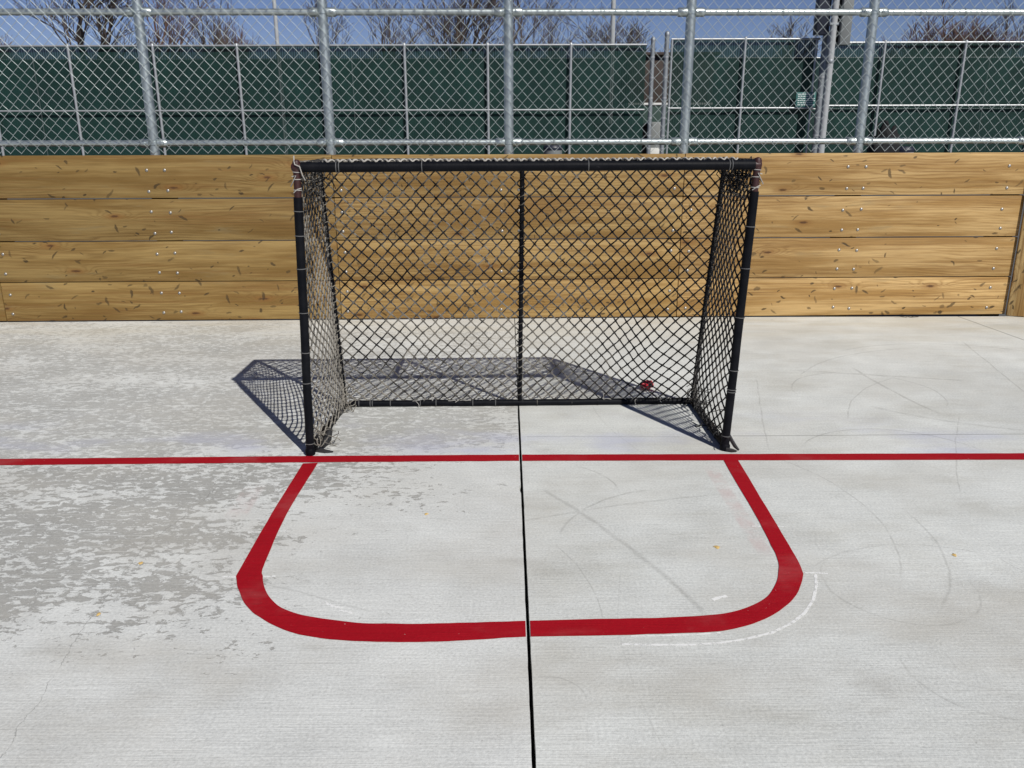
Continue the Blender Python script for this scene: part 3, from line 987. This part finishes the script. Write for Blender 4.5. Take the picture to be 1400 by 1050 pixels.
# strings at the top corners
for c, s in ((fL1, 1), (fR1, -1)):
    mb = MB()
    if s > 0: mb.tube([c + Vector((-.006, -.006, .045)), c + Vector((-.006, -.010, .025)), c + Vector((-.001, -.022, .012)), c + Vector((.018, -.024, .004)), c + Vector((.026, -.020, -.03)), c + Vector((.032, -.006, -.05))], .0023, 5)
    mb.tube([c + Vector((-.018 * s, -.012, -.035)), c + Vector((0, -.019, -.03)), c + Vector((.018 * -s, -.012, -.06)), c + Vector((-.03 * s, 0.004, -.075))], .0023, 5)
    mb.tube([c + Vector((.016, -.010, -.08)), c + Vector((0, -.018, -.085)), c + Vector((-.016, -.012, -.098))], .0020, 5)
    mb.build('string', M['string'], goal, origin=GO)
# torn rubber flap at the right foot, black shoe of tape behind the left foot
mb = MB()
pts = [fR0 + Vector((.012, -.006, .075)), fR0 + Vector((.024, -.012, .050)), fR0 + Vector((.040, -.018, .024)), fR0 + Vector((.056, -.024, .008))]
for i, p in enumerate(pts): pass
mb.tube(pts, [.007, .009, .009, .005], 6)
mb.tube([fR0 + Vector((.0, -.02, .012)), fR0 + Vector((.025, -.028, .008)), fR0 + Vector((.045, -.03, .006))], [.008, .009, .004], 6)
mb.build('rubber_flap', M['rubber'], goal, origin=GO)
mb = MB(); mb.tube([Vector((-.845, 3.52, .018)), Vector((-.832, 3.56, .035)), Vector((-.825, 3.60, .065))], [.012, .020, .012], 10)
mb.tube([Vector((-.865, 3.49, .012)), Vector((-.825, 3.475, .010)), Vector((-.79, 3.478, .006))], [.012, .009, .003], 7)
mb.build('rubber_flap', M['rubber'], goal, origin=GO)

# ------------------------------------------------------------------ crumpled red scrap
bm = bmesh.new(); bmesh.ops.create_icosphere(bm, subdivisions=4, radius=1)
for v in bm.verts:
    n = noise.noise(v.co * 1.7 + Vector((3, 1, 0))) * .35 + noise.noise(v.co * 4 + Vector((0, 9, 0))) * .28 + abs(noise.noise(v.co * 7)) * .2
    v.co = v.co * (.85 + n)
    v.co.x *= .042; v.co.y *= .030; v.co.z *= .024
zmin = min(v.co.z for v in bm.verts)
for v in bm.verts: v.co.z -= zmin
mb = MB(); mb.take(bm); c = ground(884, 533)
o = mb.build('plastic_scrap', M['plastic'], smooth=False); o.location = (c.x, c.y, 0); o.rotation_euler = (0, 0, .4)
tag(o, 'small crumpled red plastic scrap lying on the floor behind the goal net', 'scrap')

# ------------------------------------------------------------------ tennis fence beyond
YF = 21.0


def tube_fence(name, label, x0, x1, ztop, zmid, posts, y=YF, r=.032, scr=None, top=True):
    t = thing(name, label, 'fence', ((x0 + x1) / 2, y, 0))
    L = Vector(((x0 + x1) / 2, y, 0))
    for px in posts:
        p = MB().tube([(px, y, -.05), (px, y, 1.5), (px, y, ztop - .02)], r, 12)
        p.lathe([(r * 1.15, ztop - .05), (r * 1.15, ztop - .01), (r * .7, ztop + .02), (r * .2, ztop + .028)], (px, y, 0), n=12)
        p.build('post', M['frame'], t, origin=L)
    MB().tube([(x0, y, ztop - .03), (x1, y, ztop - .03)], .024, 12).build('top_rail', M['frame'], t, origin=L)
    MB().tube([(x0, y - .01, zmid), (x1, y - .01, zmid)], .022, 12).build('mid_rail', M['frame'], t, origin=L)
    mb = MB(); n = max(2, int((x1 - x0) / .35))
    A = [(x0 + (x1 - x0) * i / n, y + .11 + .045 * noise.noise(Vector((i * .9, 1, y))), -.02) for i in range(n + 1)]
    B = [(a[0], y + .085 + .012 * noise.noise(Vector((i * .7, 5, y))), ztop - .045) for i, a in enumerate(A)]
    mb.strip(A, B)
    mb.build('windscreen', scr or M['screen'], t, origin=L)
    return t


tube_fence('tennis_fence', 'long fence with dark green windscreen left of the narrow gate gap', -18.3, 3.14, 3.10, 1.64,
           [-17.95, -16.03, -14.1, -12.18, -10.26, -8.30, -6.35, -4.41, -2.475, -.545, 1.385])
tube_fence('tennis_fence', 'fence with dark green windscreen at the far right, past the lamp post', 7.24, 17.0, 3.135, 1.72, [8.65, 10.52, 12.4, 14.3, 16.2])
g = tube_fence('double_gate', 'taller double gate of green windscreen between gap post and lamp post', 3.70, 7.13, 3.215, 1.67, [5.415], r=.030)
g['category'] = 'gate'
# upright frame sides of the gate leaves and the end stile of the left fence
for px in (3.72, 7.06):
    MB().tube([(px - 5.415, 0, .05), (px - 5.415, 0, 3.19)], .024, 12).build('stile', M['frame'], g)


def gate_post(px, ztop, label, r=.055):
    t = thing('gate_post', label, 'post', (px, YF, 0), group='gate posts of the tennis fence')
    MB().tube([(0, 0, -.08), (0, 0, 1.6), (0, 0, ztop)], r, 14).build('pipe', M['darkmetal'], t)
    MB().lathe([(r * 1.1, ztop - .03), (r * 1.1, ztop + .02), (r * .7, ztop + .05), (.01, ztop + .065)], n=14).build('cap', M['darkmetal'], t)
    for z in (.75, 1.05, 1.45, 1.9, 2.35, 2.8):
        MB().lathe([(r, z - .02), (r + .006, z - .018), (r + .006, z + .018), (r, z + .02)], n=14).build('hinge_band', M['frame'], t)
    return t


gate_post(3.28, 3.18, 'shorter grey steel post on the left edge of the narrow gate gap', .05)
gate_post(3.60, 3.30, 'taller grey steel post on the right edge of the narrow gate gap')
gate_post(at(1124, 100, YF).x, 3.32, 'grey steel gate post directly left of the lamp post', .07)

# sign on the gate
s0, s1 = at(1089, 126, YF - .05), at(1114, 146, YF - .05)
sw, sh = s1.x - s0.x, s0.z - s1.z
sg = thing('court_sign', 'small teal sign with pale lines of print on the right gate leaf', 'sign', ((s0.x + s1.x) / 2, YF - .05, s1.z))
MB().box((0, 0, sh / 2), (sw, .012, sh), .003).build('plate', M['sign'], sg)
rng = random.Random(2); mb = MB()
for k in range(6):
    zz = sh * (.86 - k * .145); xx = -sw * .42
    while xx < sw * .36:
        w = rng.uniform(.03, .08)
        mb.box((min(xx + w / 2, sw * .40), -.0075, zz), (w * .86, .003, sh * .055)); xx += w + .006
mb.build('print', M['signtxt'], sg, smooth=False)

# lamp post with two cabinets
yb = YF - .45
LX = at(1133, 100, yb).x
lp = thing('lamp_post', 'tall grey lamp post with a dark and a grey cabinet mounted high', 'lamp post', (LX, yb, 0))
MB().lathe([(.15, -.08), (.15, .05), (.082, .10), (.080, 1.0), (.078, 3.5), (.072, 6.5), (.065, 9.0)], n=18).build('pole', M['pole'], lp)
b0, b1 = at(1113.5, 48, yb + .15), at(1131, 48, yb + .15)
MB().box(((b0.x + b1.x) / 2 - LX, .17, b0.z + .75), (b1.x - b0.x, .24, 1.5), .015).build('dark_cabinet', M['navy'], lp)
b0, b1 = at(1144.5, 62, yb), at(1158.5, 62, yb)
MB().box(((b0.x + b1.x) / 2 - LX, -.02, b0.z + .80), (b1.x - b0.x, .26, 1.6), .012).build('grey_cabinet', M['grey'], lp)
MB().box((.135, .03, b0.z + .80), (.09, .12, 1.45), .006).build('mounting_rail', M['bag'], lp)
for z in (3.45, 4.1): MB().box((0, .02, z), (.22, .19, .05), .004).build('bracket', M['darkmetal'], lp)
MB().lathe([(.08, 2.62), (.088, 2.63), (.088, 2.70), (.08, 2.71)], n=18).build('pole_band', M['darkmetal'], lp)
MB().box((0, -.30, 9.0), (.60, .70, .12), .03).build('lamp_head', M['darkmetal'], lp)

# far court fence, shed, court poles
YB = 34.0
tube_fence('far_fence', 'distant green screened fence seen faintly through the nearer windscreen', -32, 32, 3.66, 1.8, [-30 + 12 * i for i in range(6)], y=YB, scr=M['screen2'])
sd = thing('shed', 'brown shed with pale trim glimpsed through the narrow gate gap', 'shed', (5.0, 28.0, 0))
MB().box((0, 1.2, 2.62), (2.6, 2.4, 1.40), .01).build('wall', M['brown'], sd)
MB().box((0, 1.2, 1.89), (2.66, 2.46, .07), .01).build('trim', M['white'], sd)
MB().box((0, 1.2, .90), (2.58, 2.38, 1.90), .01).build('lower_wall', M['green'], sd)
MB().box((0, 1.2, 3.36), (2.9, 2.7, .09), .02).build('roof', M['brown'], sd)
ub = thing('utility_box', 'pale grey utility box standing low in the narrow gate gap', 'utility box', (3.92, 24.0, -.08))
MB().box((0, .2, .72), (.42, .4, 1.44), .02).build('body', M['grey'], ub)
MB().box((0, -.012, .55), (.34, .02, .42), .005).build('door', M['white'], ub)
for px, yb, top, lab in ((375, 30, 11.0, 'thin pale court light pole beyond the green fence, toward the left'), (836, 25, 10.0, 'thin pale court light pole rising right of centre behind the screen')):
    p = at(px + 2, 30, yb)
    t = thing('court_pole', lab, 'pole', (p.x, yb, -.08), group='thin poles beyond the tennis fence')
    MB().lathe([(.07, 0), (.065, 3), (.055, top)], n=12).build('pole', M['pole'], t)
    MB().box((0, -.2, top), (.35, .5, .12), .03).build('lamp_head', M['darkmetal'], t)

# dark things standing at the foot of the tennis fence
p = at(1213, 170, 19.6)
bg = thing('equipment_bag', 'black upright sports bag with a dark red panel, behind the wall at right', 'bag', (p.x, 19.6, -.08))
bm = bmesh.new(); bmesh.ops.create_icosphere(bm, subdivisions=4, radius=1)
for v in bm.verts:
    k = 1 + .22 * noise.noise(v.co * 2.2) + .08 * noise.noise(v.co * 6)
    v.co = Vector((max(-.8, min(.8, v.co.x)) * .40 * k, v.co.y * .26 * k, (max(-.85, min(1, v.co.z)) + .85) * .70 * k))
mb = MB(); mb.take(bm); mb.build('body', M['bag'], bg)
bm = bmesh.new(); bmesh.ops.create_icosphere(bm, subdivisions=3, radius=1)
for v in bm.verts: v.co = Vector((.10 + v.co.x * .12, -.17 + v.co.y * .09, .70 + v.co.z * .10 * (1 + .3 * noise.noise(v.co * 3))))
mb = MB(); mb.take(bm); mb.build('red_panel', M['bagred'], bg)
MB().tube([(-.2, -.05, 1.15), (-.24, -.08, 1.38), (-.12, -.1, 1.47), (.0, -.08, 1.36), (.02, -.05, 1.2)], .02, 6).build('handle', M['bag'], bg)
for px, yb, top, lab, mt in ((756, 19.5, .92, 'dark lidded round bin peeping over the wall near the middle', 'grey'), (1236, 19.5, .86, 'round bin with a pale grey body beside the black sports bag', 'pole')):
    p = at(px, 205, yb)
    t = thing('bin', lab, 'bin', (p.x, yb, -.08))
    MB().lathe([(.16, 0), (.19, .3), (.205, top - .06)], n=20).build('body', M[mt], t)
    MB().lathe([(.215, top - .06), (.22, top - .02), (.215, top), (.17, top + .05), (.02, top + .06)], n=20).build('lid', M['navy'], t)
p = at(853, 172, 22.2)
t = thing('storage_bench', 'dark storage box showing as a black patch through the windscreen', 'box', (p.x, 22.2, -.08))
MB().box((0, .3, .66), (1.35, .6, 1.32), .03).build('body', M['bag'], t)
MB().box((0, .3, 1.36), (1.42, .68, .08), .02).build('lid', M['bag'], t)

# ------------------------------------------------------------------ bare trees
def tree_mesh(seed, h, spread, dens, first, depth, r0=.013):
    """a leafless tree, about h metres tall: a trunk and a crown of ever thinner twigs"""
    rng = random.Random(seed); tr, cr = MB(), MB()

    def grow(p, d, r, ln, lev):
        n = 4 if lev < 3 else (3 if lev < 5 else 2)
        pts, rr = [p.copy()], [r]
        for i in range(n):
            d = (d + Vector((rng.gauss(0, .13), rng.gauss(0, .13), rng.gauss(.03, .09)))).normalized()
            p = p + d * ln / n
            pts.append(p.copy()); rr.append(max(r * (1 - .42 * (i + 1) / n), .010))
        (tr if lev == 0 else cr).tube(pts, rr, 7 if lev == 0 else (5 if lev < 3 else 3), cap=lev == 0)
        if lev >= depth: return
        k = first if lev == 0 else dens
        for i in range(k):
            q = pts[-1] if i == 0 or lev == 0 else pts[rng.randint(1, n)]
            if lev == 0 and i: q = pts[rng.randint(n - 2, n)]
            ax = Vector((rng.gauss(0, 1), rng.gauss(0, 1), rng.gauss(0, .35))).normalized()
            nd = (d + ax * rng.uniform(.40, .95) * spread + Vector((0, 0, .12))).normalized()
            grow(q, nd, max(r * rng.uniform(.50, .68), .009), ln * rng.uniform(.60, .88), lev + 1)

    grow(Vector((0, 0, -.1)), Vector((rng.gauss(0, .05), 0, 1)), h * r0, h * .27, 0)
    out = {}
    for nm, m in (('trunk', tr), ('crown', cr)):
        me = bpy.data.meshes.new(nm); me.from_pydata([tuple(v) for v in m.v], [], m.f); me.update()
        me.polygons.foreach_set('use_smooth', [True] * len(me.polygons))
        out[nm] = me
    xs = sorted(v.x for v in cr.v); zs = sorted(v.z for v in cr.v)
    out['w'] = xs[int(len(xs) * .96)] - xs[int(len(xs) * .04)]; out['cx'] = sum(xs) / len(xs); out['z'] = zs[int(len(zs) * .995)]
    return out


protos = {}
used_mats = {}
def tree(key, px, yd, top_px, width_px, label, mat='bark'):
    P = protos[key]
    base = at(px, 164, yd)
    sz = (at(px, top_px, yd).z + .1) / P['z']; sx = max(.62 * sz, min((1.6 if key.startswith('bush') else 1.15) * sz, (width_px * yd / FOC) / P['w']))
    t = thing('bare_tree', label, 'tree', (base.x - P['cx'] * sx, yd, -.1), group='leafless trees beyond the tennis courts')
    t.scale = (sx, sx, sz)
    for nm in ('trunk', 'crown'):
        me = P[nm]
        if not me.materials: me.materials.append(M[mat])
        o = bpy.data.objects.new(nm, me); C.objects.link(o); o.parent = t
        o.material_slots[0].link = 'OBJECT'; o.material_slots[0].material = M[mat]


protos['a'] = tree_mesh(3, 12, .80, 3, 4, 6, .016)
protos['b'] = tree_mesh(8, 12, .50, 3, 3, 6, .016)
protos['c'] = tree_mesh(15, 12, .55, 3, 3, 6, .018)
protos['d'] = tree_mesh(23, 12, .60, 3, 2, 6, .016)
protos['bush'] = tree_mesh(31, 9, .70, 3, 7, 6, .013)
protos['bush2'] = tree_mesh(37, 9, .62, 4, 9, 5, .012)
TR = [('bush', 6, 60, 44, 60, 'low twiggy bush at the far left above the green fence', 'bark2'),
      ('a', 178, 70, -70, 120, 'widest leafless tree with spreading limbs behind the left fence post', 'bark'),
      ('b', 232, 70, -50, 70, 'leafless tree crowded against the widest tree on its right', 'bark2'),
      ('c', 282, 66, -30, 70, 'leafless tree with upright limbs right of the widest tree', 'bark'),
      ('bush2', 330, 75, 30, 50, 'short leafless bush beside the left court pole', 'bark2'),
      ('d', 452, 72, -10, 46, 'slim sparse leafless tree behind the second steel fence post', 'bark'),
      ('b', 533, 68, -15, 66, 'leafless tree standing alone left of the middle', 'bark'),
      ('c', 606, 62, -60, 80, 'thick trunked leafless tree between the second and the middle steel post', 'bark'),
      ('a', 660, 66, -50, 78, 'leafless tree just left of the middle steel fence post', 'bark'),
      ('d', 716, 60, -40, 70, 'leafless tree with slanting limbs just right of the middle steel post', 'bark'),
      ('b', 753, 70, 5, 40, 'small forked leafless tree right of the slanting one', 'bark'),
      ('bush', 842, 58, 12, 100, 'dense spreading leafless shrub around the court pole right of centre', 'bark'),
      ('d', 1075, 90, 22, 70, 'faint distant leafless tree just left of the lamp post', 'bark'),
      ('bush2', 1252, 56, 20, 120, 'dense russet leafless shrub right of the lamp post', 'bark2'),
      ('c', 1360, 60, -8, 110, 'leafless tree with fanned limbs at the far right', 'bark')]
for k in TR:
    tree(*k)

# ------------------------------------------------------------------ light, sky, camera
SUN_AZ, SUN_EL = math.atan2(.717, -1.135), R(42.3)
w = bpy.data.worlds.new('World'); bpy.context.scene.world = w; w.use_nodes = True
nt = w.node_tree; bgn = nt.nodes['Background']
sky = nt.nodes.new('ShaderNodeTexSky'); sky.sky_type = 'NISHITA'; sky.sun_disc = False
sky.sun_elevation = SUN_EL; sky.sun_rotation = SUN_AZ
sky.altitude = 2500; sky.air_density = 1.0; sky.dust_density = 0.2; sky.ozone_density = 3.0
tn = nt.nodes.new('ShaderNodeMix'); tn.data_type = 'RGBA'; tn.blend_type = 'MULTIPLY'; tn.inputs[0].default_value = 1
nt.links.new(sky.outputs[0], tn.inputs[6]); tn.inputs[7].default_value = (.96, .90, 1.10, 1)
nt.links.new(tn.outputs[2], bgn.inputs[0]); bgn.inputs[1].default_value = .05
sl = bpy.data.lights.new('Sun', 'SUN'); sl.energy = 4.7; sl.angle = R(.45); sl.color = (1, .97, .90)
so = bpy.data.objects.new('Sun', sl); C.objects.link(so)
dirv = Vector((math.sin(SUN_AZ) * math.cos(SUN_EL), math.cos(SUN_AZ) * math.cos(SUN_EL), math.sin(SUN_EL)))
so.rotation_euler = dirv.to_track_quat('Z', 'Y').to_euler(); so.location = dirv * 30

cd = bpy.data.cameras.new('Camera'); co = bpy.data.objects.new('Camera', cd); C.objects.link(co)
cd.sensor_fit = 'HORIZONTAL'; cd.sensor_width = 36; cd.lens = FOC / 1400 * 36; cd.clip_end = 1500; cd.clip_start = .05
mw = Matrix((_R, _U, -_F)).transposed().to_4x4(); mw.translation = EYE
co.matrix_world = mw
sc = bpy.context.scene; sc.camera = co
sc.view_settings.view_transform = 'Standard'; sc.view_settings.look = 'None'
sc.view_settings.exposure = 0; sc.view_settings.gamma = 1
